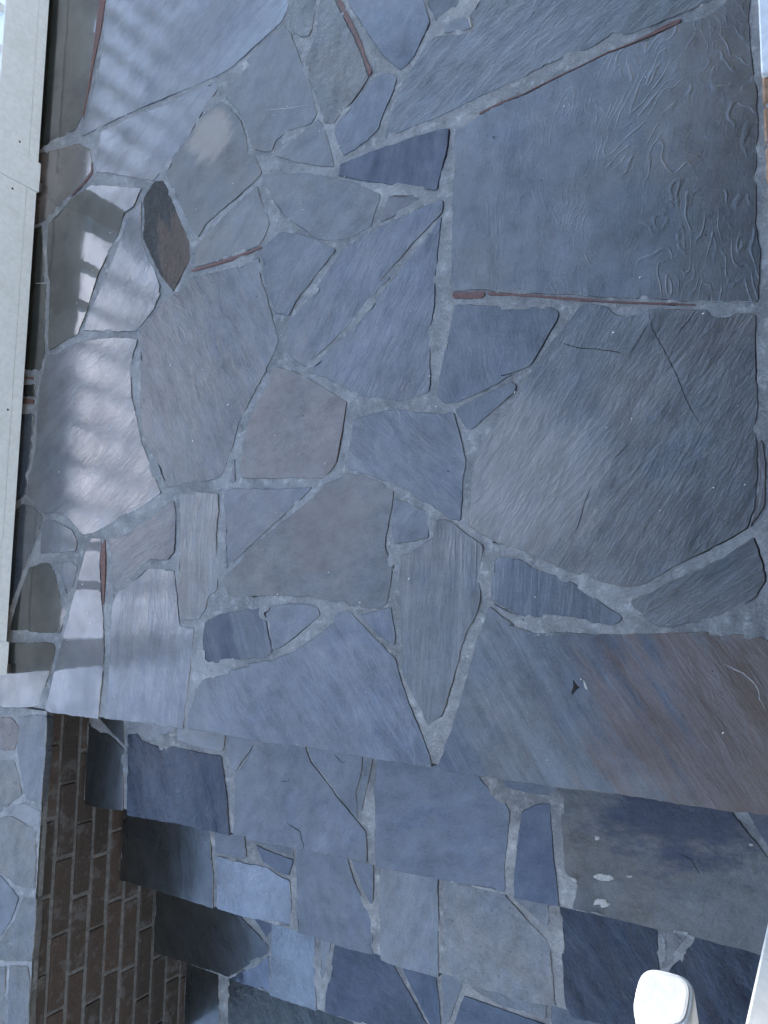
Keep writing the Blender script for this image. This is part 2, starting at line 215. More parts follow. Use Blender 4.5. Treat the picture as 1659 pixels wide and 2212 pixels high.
def newmat(name):
    mt = bpy.data.materials.new(name)
    mt.use_nodes = True
    nt = mt.node_tree
    MATS[name] = mt
    bsdf = nt.nodes['Principled BSDF']
    def N(kind, **kw):
        n = nt.nodes.new('ShaderNode' + kind)
        for k, v in kw.items():
            setattr(n, k, v)
        return n
    def L(a, b):
        nt.links.new(a, b)
    def val(x, sock):
        if isinstance(x, (int, float)):
            sock.default_value = x
        elif isinstance(x, tuple):
            sock.default_value = x if len(x) == len(sock.default_value) else x + (1.0,)
        else:
            L(x, sock)
    def math_(op, a, b=0.0, clamp=False):
        n = N('Math', operation=op, use_clamp=clamp)
        val(a, n.inputs[0]); val(b, n.inputs[1])
        return n.outputs[0]
    def vmath(op, a, b):
        n = N('VectorMath', operation=op)
        val(a, n.inputs[0]); val(b, n.inputs[1])
        return n.outputs[0]
    def noise_(vec, scale, detail=4, rough=0.55, dist=0.0):
        n = N('TexNoise')
        L(vec, n.inputs['Vector'])
        n.inputs['Scale'].default_value = scale
        n.inputs['Detail'].default_value = detail
        n.inputs['Roughness'].default_value = rough
        n.inputs['Distortion'].default_value = dist
        return n.outputs['Fac']
    def ramp(fac, lo, hi, a=0.0, b=1.0, smooth=True):
        n = N('MapRange', interpolation_type='SMOOTHSTEP' if smooth else 'LINEAR')
        L(fac, n.inputs['Value'])
        n.inputs['From Min'].default_value = lo; n.inputs['From Max'].default_value = hi
        n.inputs['To Min'].default_value = a; n.inputs['To Max'].default_value = b
        return n.outputs['Result']
    def mix(fac, a, b, blend='MIX'):
        n = N('Mix', data_type='RGBA', blend_type=blend)
        val(fac, n.inputs[0]); val(a, n.inputs[6]); val(b, n.inputs[7])
        return n.outputs[2]
    def bump(h, strength, dist, prev=None):
        n = N('Bump')
        n.inputs['Strength'].default_value = strength
        n.inputs['Distance'].default_value = dist
        L(h, n.inputs['Height'])
        if prev is not None:
            L(prev, n.inputs['Normal'])
        return n.outputs['Normal']
    return mt, bsdf, N, L, math_, vmath, noise_, ramp, mix, bump

def slate(name, stretch=5.0, streak=0.3, cloud=0.35, second=None, second_amt=0.0, second_lo=0.5, second_hi=0.62, second_scale=6.0,
          rough=0.36, rvar=0.12, coat=0.5, coat_rough=0.12, fine=0.35, cleft=0.35, cleft_scale=10.0, swell=0.3, ripple=0.0,
          speck=0.0, stain=None, pits=0.0, ledge=0.0, ledge_x=None, ledge_n=22.0, stain_n=1.3, stain_a=0.8, mottle=0.3, ior=1.72, coat_ior=1.75, sheen=0.42, warmth=0.26):
    """Wet cleft slate. Tint = object colour, grain direction = object alpha * 180 degrees."""
    mt, bsdf, N, L, math_, vmath, noise_, ramp, mix, bump = newmat(name)
    geo = N('NewGeometry').outputs['Position']
    info = N('ObjectInfo')
    off = N('CombineXYZ')
    L(math_('MULTIPLY', info.outputs['Random'], 37.0), off.inputs[0])
    L(math_('MULTIPLY', info.outputs['Random'], 11.0), off.inputs[1])
    p = vmath('ADD', geo, off.outputs[0])
    rot = N('VectorRotate', rotation_type='Z_AXIS')
    L(p, rot.inputs['Vector'])
    L(math_('MULTIPLY', info.outputs['Alpha'], -math.pi), rot.inputs['Angle'])
    q = rot.outputs[0]
    st = vmath('MULTIPLY', q, (1.0 / stretch, 1.0, 1.0))     # long along the grain
    big = noise_(q, 3.2, 4, 0.6)
    streaks = noise_(st, 26, 5, 0.65, 0.25)
    finest = noise_(st, 130, 4, 0.7)
    grain = noise_(p, 210, 4, 0.8)
    v = math_('ADD', 1.0, math_('MULTIPLY', math_('SUBTRACT', big, 0.5), cloud * 2.2))
    v = math_('ADD', v, math_('MULTIPLY', math_('SUBTRACT', streaks, 0.5), streak * 2.5))
    v = math_('ADD', v, math_('MULTIPLY', math_('SUBTRACT', finest, 0.5), streak * 1.6))
    v = math_('ADD', v, math_('MULTIPLY', math_('SUBTRACT', grain, 0.5), 0.8))
    mot = noise_(p, 17, 9, 0.72)
    v = math_('ADD', v, math_('MULTIPLY', math_('SUBTRACT', mot, 0.5), mottle * 2.2))
    v = math_('MAXIMUM', v, 0.2)
    vv = N('CombineXYZ')
    for i in range(3):
        L(v, vv.inputs[i])
    base = mix(1.0, info.outputs['Color'], vv.outputs[0], 'MULTIPLY')
    # slow drift between a cool and a warm grey inside one slab
    warm = noise_(p, 3.4, 4, 0.55)
    base = mix(ramp(warm, 0.42, 0.66, 0.0, warmth), base, mix(1.0, base, (1.75, 1.25, 0.86), 'MULTIPLY'))
    hue = noise_(p, 9.0, 6, 0.65)
    base = mix(ramp(hue, 0.5, 0.68, 0.0, 0.6), base, mix(1.0, base, (0.80, 0.95, 1.22), 'MULTIPLY'))
    if second is not None:
        sn = noise_(st, second_scale, 5, 0.6, 0.4)
        base = mix(ramp(sn, second_lo, second_hi, 0.0, second_amt), base, second)
    if speck > 0:
        sp = noise_(p, 60, 3, 0.6)
        base = mix(ramp(sp, 0.60, 0.72, 0.0, speck), base, (0.018, 0.020, 0.024))
    if stain is not None:
        cx, cy, rad, sc = stain
        d = N('VectorMath', operation='DISTANCE')
        L(vmath('MULTIPLY', geo, (1.0, 1.0, 0.0)), d.inputs[0]); d.inputs[1].default_value = (cx, cy, 0)
        dd = math_('ADD', d.outputs['Value'], math_('MULTIPLY', math_('SUBTRACT', noise_(st, 22, 5, 0.65), 0.5), rad * stain_n))
        base = mix(ramp(dd, rad * 0.55, rad * 1.05, stain_a, 0.0), base, sc)
    L(base, bsdf.inputs['Base Color'])
    rr = math_('ADD', rough, math_('MULTIPLY', math_('SUBTRACT', streaks, 0.5), rvar * 2.0))
    rr = math_('ADD', rr, math_('MULTIPLY', math_('SUBTRACT', big, 0.5), rvar * 1.5))
    L(math_('MAXIMUM', math_('MINIMUM', rr, 0.85), 0.07), bsdf.inputs['Roughness'])
    bsdf.inputs['IOR'].default_value = ior
    sl = math_('ADD', 0.5, math_('MULTIPLY', math_('SUBTRACT', streaks, 0.5), sheen * (0.6 + streak * 4.0)))
    sl = math_('ADD', sl, math_('MULTIPLY', math_('SUBTRACT', mot, 0.5), sheen * 1.5))
    sl = math_('ADD', sl, math_('MULTIPLY', math_('SUBTRACT', grain, 0.5), sheen * 1.1))
    sl = math_('ADD', sl, math_('MULTIPLY', math_('SUBTRACT', big, 0.5), sheen * 1.2))
    L(math_('MAXIMUM', math_('MINIMUM', sl, 1.0), 0.1), bsdf.inputs['Specular IOR Level'])
    film = ramp(noise_(q, 5.0, 4, 0.6), 0.36, 0.62, coat * 0.55, coat)
    L(film, bsdf.inputs['Coat Weight'])
    bsdf.inputs['Coat Roughness'].default_value = coat_rough
    bsdf.inputs['Coat IOR'].default_value = coat_ior
    nrm = bump(noise_(q, 4.5, 3, 0.5), swell, 0.010)
    st2 = vmath('MULTIPLY', q, (1.0 / (stretch * 0.7), 1.0, 1.0))
    cl = noise_(st2, cleft_scale, 6, 0.6, 0.5)
    nrm = bump(cl, cleft, 0.010, nrm)
    if ledge > 0:
        lv = math_('MULTIPLY', noise_(st2, 3.4, 4, 0.5, 0.4), ledge_n)
        fr = math_('FRACT', lv)
        step = math_('MULTIPLY', ramp(fr, 0.62, 0.86), ramp(fr, 0.86, 1.0, 1.0, 0.0))
        if ledge_x is not None:
            sx = N('SeparateXYZ')
            L(geo, sx.inputs[0])
            keep = math_('MULTIPLY', ramp(sx.outputs[0], ledge_x[0], ledge_x[1], 0.25, 1.0), math_('MULTIPLY', ramp(noise_(q, 6.5, 3, 0.5), 0.40, 0.54), ramp(noise_(q, 20.0, 3, 0.6), 0.38, 0.54)))
        else:
            keep = ramp(noise_(q, 5.0, 3, 0.5), 0.50, 0.62)
        led = bump(math_('MULTIPLY', step, keep), ledge, 0.003, nrm)
        nrm = led
    if pits > 0:
        nrm = bump(ramp(noise_(p, 45, 4, 0.65), 0.35, 0.6), pits, 0.004, nrm)
    nrm = bump(finest, fine, 0.0022, nrm)
    nrm = bump(grain, 0.35, 0.0016, nrm)
    L(nrm, bsdf.inputs['Normal'])
    cn = bump(cl, cleft * 0.7, 0.008, bump(noise_(q, 4.5, 3, 0.5), swell, 0.010))
    if ledge > 0:
        cn = bump(math_('MULTIPLY', step, keep), ledge, 0.003, cn)
    L(bump(finest, fine * 0.6, 0.0018, cn), bsdf.inputs['Coat Normal'])
    return mt

slate('slate_smooth', stretch=2.5, streak=0.16, cloud=0.3, fine=0.42, cleft=0.18, swell=0.12, rough=0.35, coat=0.28, coat_rough=0.24, ledge=0.10)
slate('slate_grained', stretch=4, streak=0.22, cloud=0.3, fine=0.6, cleft=0.42, cleft_scale=18, swell=0.14, rough=0.33, coat=0.34, coat_rough=0.20, ledge=0.14,
      second=(0.075, 0.078, 0.08), second_amt=0.4, second_lo=0.54, second_hi=0.7, second_scale=9)
slate('slate_ridged', stretch=9, streak=0.26, cloud=0.2, fine=0.45, cleft=0.35, cleft_scale=26, rough=0.38, coat=0.4, coat_rough=0.18, ledge=0.2,
      second=(0.09, 0.09, 0.088), second_amt=0.4, second_lo=0.52, second_hi=0.7, second_scale=16)
slate('slate_wet', stretch=3.5, streak=0.18, cloud=0.3, fine=0.08, cleft=0.05, swell=0.07, rough=0.24, rvar=0.06, coat=1.0, coat_rough=0.03, coat_ior=1.85, ior=1.4)
slate('slate_wet_grained', stretch=5, streak=0.26, cloud=0.3, fine=0.60, cleft=0.26, cleft_scale=26, swell=0.10, rough=0.36, rvar=0.10, coat=0.75, coat_rough=0.13, ledge=0.08, coat_ior=1.9)
slate('slate_mottled', stretch=2.0, streak=0.25, cloud=0.3, speck=0.6, pits=0.4, cleft=0.5, cleft_scale=16, fine=0.4, rough=0.46, coat=0.25, coat_rough=0.3, ledge=0.3, mottle=0.5)
slate('slate_rippled', stretch=2.6, streak=0.10, cloud=0.25, fine=0.2, cleft=0.10, swell=0.06, rough=0.28, rvar=0.05, coat=0.5, coat_rough=0.05,
      ledge=0.24, ledge_n=34.0, ledge_x=(-0.66, -0.22), coat_ior=1.6)
slate('slate_banded', stretch=6, streak=0.35, cloud=0.3, second=(0.010, 0.017, 0.042), second_amt=0.95, second_lo=0.42, second_hi=0.55,
      second_scale=9, fine=0.3, cleft=0.15, rough=0.50, coat=0.08, coat_rough=0.25)
slate('slate_rusty', stretch=5, streak=0.4, cloud=0.4, stain=(-1.745, 1.08, 0.15, (0.082, 0.056, 0.040)), stain_n=2.6, stain_a=1.0,
      pits=0.8, cleft=0.9, cleft_scale=14, fine=0.5, rough=0.55, coat=0.05, coat_rough=0.25, mottle=0.6, ledge=0.5, ior=1.5)
slate('slate_brown', stretch=7, streak=0.3, cloud=0.3, stain=(-0.04, -0.24, 0.46, (0.100, 0.062, 0.040)), stain_n=2.4, second=(0.018, 0.024, 0.044), second_amt=0.6, second_lo=0.47, second_hi=0.62, second_scale=5,
      fine=0.42, cleft=0.35, cleft_scale=12, rough=0.38, coat=0.35, coat_rough=0.16, ledge=0.08, mottle=0.4)
slate('slate_blotched', stretch=2.6, streak=0.2, cloud=0.4, stain=(-0.33, -0.385, 0.24, (0.012, 0.019, 0.044)), stain_n=1.7, stain_a=0.95,
      fine=0.4, cleft=0.3, pits=0.25, rough=0.5, coat=0.1, coat_rough=0.25, mottle=0.5, ledge=0.15, ior=1.6)
slate('slate_rough', stretch=3.5, streak=0.3, cloud=0.35, pits=0.3, cleft=0.8, cleft_scale=16, fine=0.6, rough=0.30, coat=0.4, coat_rough=0.12, ledge=0.2, ior=1.45, coat_ior=1.5)
slate('slate_stained', stretch=2.5, streak=0.14, cloud=0.3, fine=0.28, cleft=0.15, swell=0.12, rough=0.44, coat=0.28, coat_rough=0.3, ledge=0.1,
      stain=(-1.640, 1.425, 0.10, (0.24, 0.205, 0.16)))
slate('slate_puddled', stretch=1.6, streak=0.2, cloud=0.3, fine=0.4, cleft=0.3, cleft_scale=20, swell=0.2, rough=0.30, coat=0.9, coat_rough=0.06, pits=0.4, ledge=0.15, coat_ior=2.0)

slate('slate_tan', stretch=4, streak=0.22, cloud=0.3, fine=0.6, cleft=0.42, cleft_scale=18, swell=0.14, rough=0.33, coat=0.34, coat_rough=0.20, ledge=0.14,
      stain=(-0.62, 0.25, 0.22, (0.17, 0.155, 0.135)), stain_n=1.8, second=(0.13, 0.13, 0.125), second_amt=0.4, second_lo=0.54, second_hi=0.7, second_scale=9)
slate('slate_browned', stretch=2.2, streak=0.14, cloud=0.3, fine=0.28, cleft=0.15, swell=0.12, rough=0.42, coat=0.22, coat_rough=0.3, ledge=0.08,
      stain=(-1.16, 0.17, 0.17, (0.120, 0.092, 0.075)), stain_n=1.8, stain_a=0.45)

slate('slate_film', stretch=4, streak=0.25, cloud=0.4, fine=0.25, cleft=0.16, cleft_scale=18, swell=0.10, rough=0.30, coat=0.8, coat_rough=0.16, ledge=0.05, ior=1.5, coat_ior=1.9)

def simple(name, color, rough=0.6, var=0.25, scale=30.0, bmp=0.2, dist=0.002, spec=0.5, dirt=None, dirt_amt=0.4, coat=0.0):
    mt, bsdf, N, L, math_, vmath, noise_, ramp, mix, bump = newmat(name)
    geo = N('NewGeometry').outputs['Position']
    n1 = noise_(geo, scale, 6, 0.65)
    n2 = noise_(geo, scale * 0.13, 4, 0.6)
    c = mix(ramp(n1, 0.3, 0.7), tuple(x * (1 - var) for x in color), tuple(min(1, x * (1 + var)) for x in color))
    if dirt is not None:
        c = mix(ramp(n2, 0.5, 0.72, 0.0, dirt_amt), c, dirt)
    L(c, bsdf.inputs['Base Color'])
    L(ramp(n1, 0.2, 0.8, rough - 0.1, min(1, rough + 0.1)), bsdf.inputs['Roughness'])
    bsdf.inputs['Specular IOR Level'].default_value = spec
    bsdf.inputs['Coat Weight'].default_value = coat
    L(bump(n1, bmp, dist), bsdf.inputs['Normal'])
    return mt

def mortar_mat():
    mt, bsdf, N, L, math_, vmath, noise_, ramp, mix, bump = newmat('mortar')
    geo = N('NewGeometry').outputs['Position']
    sand = noise_(geo, 170, 5, 0.9)
    mid = noise_(geo, 30, 6, 0.7)
    big = noise_(geo, 5.5, 5, 0.65)
    c = mix(ramp(big, 0.34, 0.66), (0.150, 0.155, 0.156), (0.285, 0.285, 0.278))
    c = mix(ramp(mid, 0.50, 0.72, 0.0, 0.65), c, (0.50, 0.495, 0.48))
    c = mix(ramp(mid, 0.46, 0.30, 0.0, 0.5), c, (0.06, 0.06, 0.058))
    c = mix(ramp(sand, 0.52, 0.68, 0.0, 0.7), c, (0.06, 0.06, 0.06))
    c = mix(ramp(sand, 0.46, 0.32, 0.0, 0.5), c, (0.45, 0.44, 0.42))
    L(c, bsdf.inputs['Base Color'])
    bsdf.inputs['Roughness'].default_value = 0.55
    bsdf.inputs['Specular IOR Level'].default_value = 0.7
    L(bump(sand, 0.8, 0.003, bump(mid, 0.7, 0.006)), bsdf.inputs['Normal'])
mortar_mat()
simple('crack_dirt', (0.012, 0.011, 0.010), 0.9, 0.3, 200)
simple('smear', (0.40, 0.39, 0.36), 0.8, 0.25, 260, 0.7, 0.003)
simple('iron_stone', (0.125, 0.056, 0.043), 0.5, 0.45, 110, 0.5, 0.003, dirt=(0.10, 0.085, 0.08), dirt_amt=0.6)
simple('white_paint', (0.82, 0.88, 0.91), 0.42, 0.06, 60, 0.12, 0.002, dirt=(0.70, 0.75, 0.74), dirt_amt=0.4)
simple('white_rail', (0.88, 0.88, 0.88), 0.4, 0.07, 70, 0.25, 0.003, dirt=(0.78, 0.77, 0.74), dirt_amt=0.5)
simple('end_grain', (0.62, 0.63, 0.63), 0.6, 0.07, 110, 0.2, 0.002, dirt=(0.54, 0.54, 0.52), dirt_amt=0.5)
simple('bolt_metal', (0.05, 0.045, 0.04), 0.5, 0.3, 100)
simple('soffit_paint', (0.30, 0.29, 0.26), 0.7, 0.1, 12)
simple('interior_dark', (0.05, 0.045, 0.04), 0.8, 0.2, 6)
simple('roof_shingle', (0.06, 0.055, 0.05), 0.9, 0.3, 14)
simple('soil', (0.035, 0.028, 0.020), 0.95, 0.4, 14, 0.8, 0.02)
simple('edge_brick', (0.34, 0.20, 0.12), 0.8, 0.35, 40, 0.4, 0.004, dirt=(0.5, 0.48, 0.45), dirt_amt=0.7)

def brick_mat():
    mt, bsdf, N, L, math_, vmath, noise_, ramp, mix, bump = newmat('old_brick')
    geo = N('NewGeometry').outputs['Position']
    info = N('ObjectInfo')
    n1 = noise_(geo, 55, 6, 0.7)
    n2 = noise_(geo, 9, 4, 0.6)
    c = mix(info.outputs['Random'], (0.034, 0.027, 0.023), (0.070, 0.047, 0.037))
    c = mix(ramp(n1, 0.35, 0.7, 0.0, 0.6), c, (0.040, 0.032, 0.026))
    c = mix(ramp(noise_(geo, 16, 6, 0.7), 0.50, 0.64, 0.0, 0.75), c, (0.105, 0.105, 0.104))
    L(c, bsdf.inputs['Base Color'])
    bsdf.inputs['Roughness'].default_value = 0.65
    L(bump(n1, 0.9, 0.006, bump(n2, 0.6, 0.01)), bsdf.inputs['Normal'])
brick_mat()
simple('brick_mortar', (0.13, 0.135, 0.138), 0.8, 0.35, 60, 0.7, 0.005)

def house_brick():
    mt, bsdf, N, L, math_, vmath, noise_, ramp, mix, bump = newmat('house_brick')
    tc = N('TexCoord')
    mp = N('Mapping')
    L(tc.outputs['Object'], mp.inputs[0])
    mp.inputs['Rotation'].default_value = (math.pi / 2, 0, math.pi / 2)
    b = N('TexBrick')
    L(mp.outputs[0], b.inputs['Vector'])
    b.inputs['Scale'].default_value = 4.1
    b.inputs['Color1'].default_value = (0.74, 0.73, 0.70, 1)
    b.inputs['Color2'].default_value = (0.70, 0.66, 0.61, 1)
    b.inputs['Mortar'].default_value = (0.66, 0.65, 0.62, 1)
    L(b.outputs['Color'], bsdf.inputs['Base Color'])
    bsdf.inputs['Roughness'].default_value = 0.85
house_brick()

# ------------------------------------------------------------------ helpers
def obj(name, verts, faces, mat, parent=None, smooth=False):
    me = bpy.data.meshes.new(name)
    me.from_pydata([tuple(v) for v in verts], [], faces)
    me.update()
    if mat:
        me.materials.append(MATS[mat])
    if smooth:
        for p in me.polygons:
            p.use_smooth = True
    o = bpy.data.objects.new(name, me)
    col.objects.link(o)
    if parent:
        o.parent = parent
    return o

def empty(name, label=None, cat=None, kind=None):
    o = bpy.data.objects.new(name, None)
    o.empty_display_size = 0.1
    col.objects.link(o)
    if label: o['label'] = label
    if cat: o['category'] = cat
    if kind: o['kind'] = kind
    return o

def tag(o, label=None, cat=None, kind=None):
    if label: o['label'] = label
    if cat: o['category'] = cat
    if kind: o['kind'] = kind
    return o

def box(name, x0, x1, y0, y1, z0, z1, mat, parent=None, bevel=0.0, seg=2):
    bm = bmesh.new()
    bmesh.ops.create_cube(bm, size=1.0)
    for v in bm.verts:
        v.co = Vector(((x0 + x1) / 2 + v.co.x * (x1 - x0), (y0 + y1) / 2 + v.co.y * (y1 - y0), (z0 + z1) / 2 + v.co.z * (z1 - z0)))
    if bevel > 0:
        bmesh.ops.bevel(bm, geom=bm.edges[:], offset=bevel, segments=seg, affect='EDGES', profile=0.6)
    me = bpy.data.meshes.new(name)
    bm.to_mesh(me); bm.free()
    me.materials.append(MATS[mat])
    o = bpy.data.objects.new(name, me)
    col.objects.link(o)
    if parent: o.parent = parent
    return o

def nz(x, y, s, seed=0.0):
    return noise.noise(Vector((x * s, y * s, seed)))

def parse(txt):
    out = []
    for line in txt.strip().splitlines():
        t = line.split()
        out.append((t[0], t[1], [(float(a.split(',')[0]) / 1000, float(a.split(',')[1]) / 1000) for a in t[2:]]))
    return out

def inside(pt, poly):
    x, y = pt
    c = False
    j = len(poly) - 1
    for i in range(len(poly)):
        xi, yi = poly[i]; xj, yj = poly[j]
        if (yi > y) != (yj > y) and x < (xj - xi) * (y - yi) / (yj - yi) + xi:
            c = not c
        j = i
    return c

def area(poly):
    return 0.5 * sum(poly[i - 1][0] * poly[i][1] - poly[i][0] * poly[i - 1][1] for i in range(len(poly)))

def refine(poly, step, jag, seed):
    """Broken slate edge: softened corners, resampled, with small irregular breaks."""
    n = len(poly)
    soft = []
    for i in range(n):
        a, b, c = poly[i - 1], poly[i], poly[(i + 1) % n]
        la = math.hypot(a[0] - b[0], a[1] - b[1]); lc = math.hypot(c[0] - b[0], c[1] - b[1])
        ta = min(0.25, 0.004 / max(la, 1e-6)); tc = min(0.25, 0.004 / max(lc, 1e-6))
        soft.append((b[0] + (a[0] - b[0]) * ta, b[1] + (a[1] - b[1]) * ta))
        soft.append((b[0] + (c[0] - b[0]) * tc, b[1] + (c[1] - b[1]) * tc))
    out = []
    m_ = len(soft)
    for i in range(m_):
        a, b = soft[i], soft[(i + 1) % m_]
        l = math.hypot(b[0] - a[0], b[1] - a[1])
        if l < 1e-5:
            continue
        k = max(1, int(l / step))
        nx, ny = (b[1] - a[1]) / l, -(b[0] - a[0]) / l
        for j in range(k):
            t = j / k
            x, y = a[0] + (b[0] - a[0]) * t, a[1] + (b[1] - a[1]) * t
            d = jag * (nz(x, y, 45, seed) * 0.9 + nz(x, y, 160, seed + 7) * 0.7 + nz(x, y, 14, seed + 3) * 0.9)
            out.append((x + nx * d, y + ny * d))
    return out

def offset(loop, fn):
    n = len(loop)
    res = []
    for i in range(n):
        a, b, c = loop[i - 1], loop[i], loop[(i + 1) % n]
        tx, ty = c[0] - a[0], c[1] - a[1]
        l = math.hypot(tx, ty) or 1e-9
        nx, ny = ty / l, -tx / l
        d = fn(b, nx, ny)
        res.append((b[0] + nx * d, b[1] + ny * d))
    return res

PAL = {'b': (0.070, 0.079, 0.093), 'g': (0.086, 0.088, 0.084), 'l': (0.120, 0.128, 0.130), 'o': (0.032, 0.034, 0.030), 'n': (0.092, 0.080, 0.072),
       'd': (0.028, 0.039, 0.068), 'k': (0.024, 0.027, 0.026), 'w': (0.150, 0.155, 0.155), 'c': (0.054, 0.066, 0.080), 'm': (0.017, 0.024, 0.044),
       'r': (0.118, 0.084, 0.062), 'v': (0.098, 0.100, 0.094)}
# style: material suffix, palette tone, grain direction in degrees
STYLE = {
 'A1': 'wet o 90', 'A2': 'wet n 40', 'A3': 'wet o 80', 'A4': 'wet o 80', 'A5': 'wet o 80', 'A6': 'wet o 80', 'A7': 'wet c 80',
 'B1': 'wet_grained b 38', 'B2': 'wet_grained b 36', 'C1': 'stained g 40', 'C2': 'smooth g 60', 'C3': 'smooth g 30', 'D1': 'mottled g 70',
 'D2': 'mottled g 75', 'D3': 'smooth b 60', 'D4': 'smooth o 60', 'D5': 'smooth b 60', 'D6': 'smooth l 20', 'E1': 'grained g 32', 'E2': 'rippled g 80',
 'F1': 'banded d 78', 'F2': 'smooth g 40', 'F3': 'smooth n 40', 'G1': 'grained g 50', 'G2': 'grained c 50', 'H0': 'wet_grained b 50', 'H1': 'rusty k 108',
 'I1': 'grained c 122', 'J1': 'wet_grained b 35', 'K0': 'wet c 80', 'K1': 'wet_grained b 80', 'K2': 'smooth b 80', 'K3': 'wet o 60',
 'K4': 'wet o 60', 'K5': 'wet b 90', 'K6': 'grained b 30', 'K7': 'wet_grained b 90', 'K8': 'ridged l 88', 'K9': 'smooth b 90', 'L1': 'smooth n 10',
 'M1': 'smooth b 40', 'M2': 'browned g 20', 'M3': 'banded b 112', 'M4': 'smooth b 60', 'M5': 'grained b 130', 'N1': 'grained b 140', 'N2': 'smooth b 40',
 'N3': 'ridged g 88', 'N4': 'grained b 100', 'O1': 'grained b 58', 'O2': 'grained b 60', 'P1': 'smooth c 100', 'P2': 'smooth c 50', 'Q1': 'tan g 55',
 'Q2': 'grained n 80', 'R1': 'ridged c 85', 'R2': 'grained g 32', 'S1': 'brown g 124',
 'a1': 'wet_grained k 80', 'a2': 'smooth o 60', 'a3': 'smooth l 20', 'a4': 'smooth l 10', 'a5': 'rough m 112', 'a6': 'smooth b 60', 'a7': 'smooth b 60',
 'a8': 'smooth b 60', 'a9': 'smooth l 80', 'b0': 'smooth b 20', 'b1': 'smooth d 80', 'b2': 'smooth b 10', 'b3': 'blotched v 4', 'b4': 'smooth d 40',
 'c1': 'film k 100', 'c2': 'grained b 30', 'c3': 'puddled b 80', 'c4': 'smooth d 140', 'c5': 'smooth b 140', 'c6': 'smooth b 100', 'c7': 'smooth b 120',
 'c8': 'grained l 70', 'c9': 'mottled w 60', 'd1': 'grained l 60', 'd2': 'rough m 125', 'd3': 'mottled l 90', 'd4': 'rough m 125',
 'e1': 'film k 125', 'e2': 'wet d 100', 'e3': 'puddled c 95', 'e4': 'smooth d 60', 'e5': 'smooth l 80', 'e6': 'blotched d 150', 'e7': 'smooth d 100',
 'e8': 'smooth l 80', 'e9': 'smooth d 150', 'f0': 'mottled l 150', 'g1': 'film k 80', 'g2': 'rough k 120',
 'h1': 'mottled n 60', 'h2': 'grained c 75', 'h3': 'mottled v 60', 'h4': 'smooth l 30', 'h5': 'mottled v 60', 'h6': 'smooth c 60', 'h7': 'mottled g 50',
 'h8': 'mottled g 80', 'h9': 'mottled g 80',
}
RELIEF = {'rusty': (0.0045, 0.014), 'mottled': (0.0018, 0.016), 'rough': (0.0022, 0.014), 'ridged': (0.0010, 0.018), 'brown': (0.0014, 0.02),
          'rippled': (0.0008, 0.02), 'wet_grained': (0.0009, 0.02), 'grained': (0.0010, 0.02)}

def flagstone(poly, z, style, parent, seed, thick=0.035, name='flagstone'):
    mat, tone, ang = style.split()
    amp, sp = RELIEF.get(mat, (0.0007, 0.025))
    jag = {'smooth': 0.0018, 'mottled': 0.0028, 'rusty': 0.0024, 'rough': 0.0022}.get(mat, 0.0022)
    loop = refine(poly, 0.007, jag, seed)
    lift = 0.0022 * nz(seed, seed * 1.7, 3.1, 2.0)
    tx, ty = 0.004 * nz(seed, 3, 2.3, 5), 0.004 * nz(seed, 8, 2.3, 9)
    cx = sum(p[0] for p in loop) / len(loop); cy = sum(p[1] for p in loop) / len(loop)
    ca, sa = math.cos(math.radians(float(ang))), math.sin(math.radians(float(ang)))
    def top(x, y):
        u, v = x * ca + y * sa, -x * sa + y * ca
        s = 5.0 if mat in ('ridged', 'grained', 'wet_grained', 'brown', 'rough', 'rusty') else 1.6
        h = noise.fractal(Vector((u * 22 / s, v * 22, seed)), 0.9, 2.1, 4) * amp
        return z + lift + (x - cx) * tx + (y - cy) * ty + h
    inner = offset(loop, lambda p, nx, ny: -0.0009 - 0.0009 * (0.5 + 0.5 * nz(p[0], p[1], 60, seed)))
    xs = [p[0] for p in inner]; ys = [p[1] for p in inner]
    pts = [Vector(p) for p in inner]
    n = len(pts)
    rnd = random.Random(int(seed * 977))
    yy = min(ys)
    while yy < max(ys):
        xx = min(xs)
        while xx < max(xs):
            q = (xx + rnd.uniform(-.35, .35) * sp, yy + rnd.uniform(-.35, .35) * sp)
            if inside(q, inner):
                pts.append(Vector(q))
            xx += sp
        yy += sp
    vs, es, fs, *_ = delaunay_2d_cdt(pts, [], [list(range(n))], 1, 1e-6)
    verts = [(v.x, v.y, top(v.x, v.y)) for v in vs]
    faces = [list(f) for f in fs]
    b = len(verts)
    for (x, y), (ix, iy) in zip(loop, inner):
        verts.append((ix, iy, top(ix, iy)))
    for (x, y) in loop:
        verts.append((x, y, top(x, y) - 0.0016 - 0.0010 * nz(x, y, 80, seed)))
    for (x, y) in loop:
        verts.append((x, y, z - thick))
    for i in range(n):
        j = (i + 1) % n
        faces.append([b + i, b + n + i, b + n + j, b + j])
        faces.append([b + n + i, b + 2 * n + i, b + 2 * n + j, b + n + j])
    o = obj(name, verts, faces, 'slate_' + mat, parent)
    for p in o.data.polygons:
        p.use_smooth = p.normal.z > 0.9
    k = 0.90 + 0.20 * (0.5 + 0.5 * nz(seed, seed, 5.3, 1))
    c = PAL[tone]
    k *= 0.85
    o.color = (c[0] * k, c[1] * k, c[2] * k, float(ang) / 180.0)
    return o, loop, top

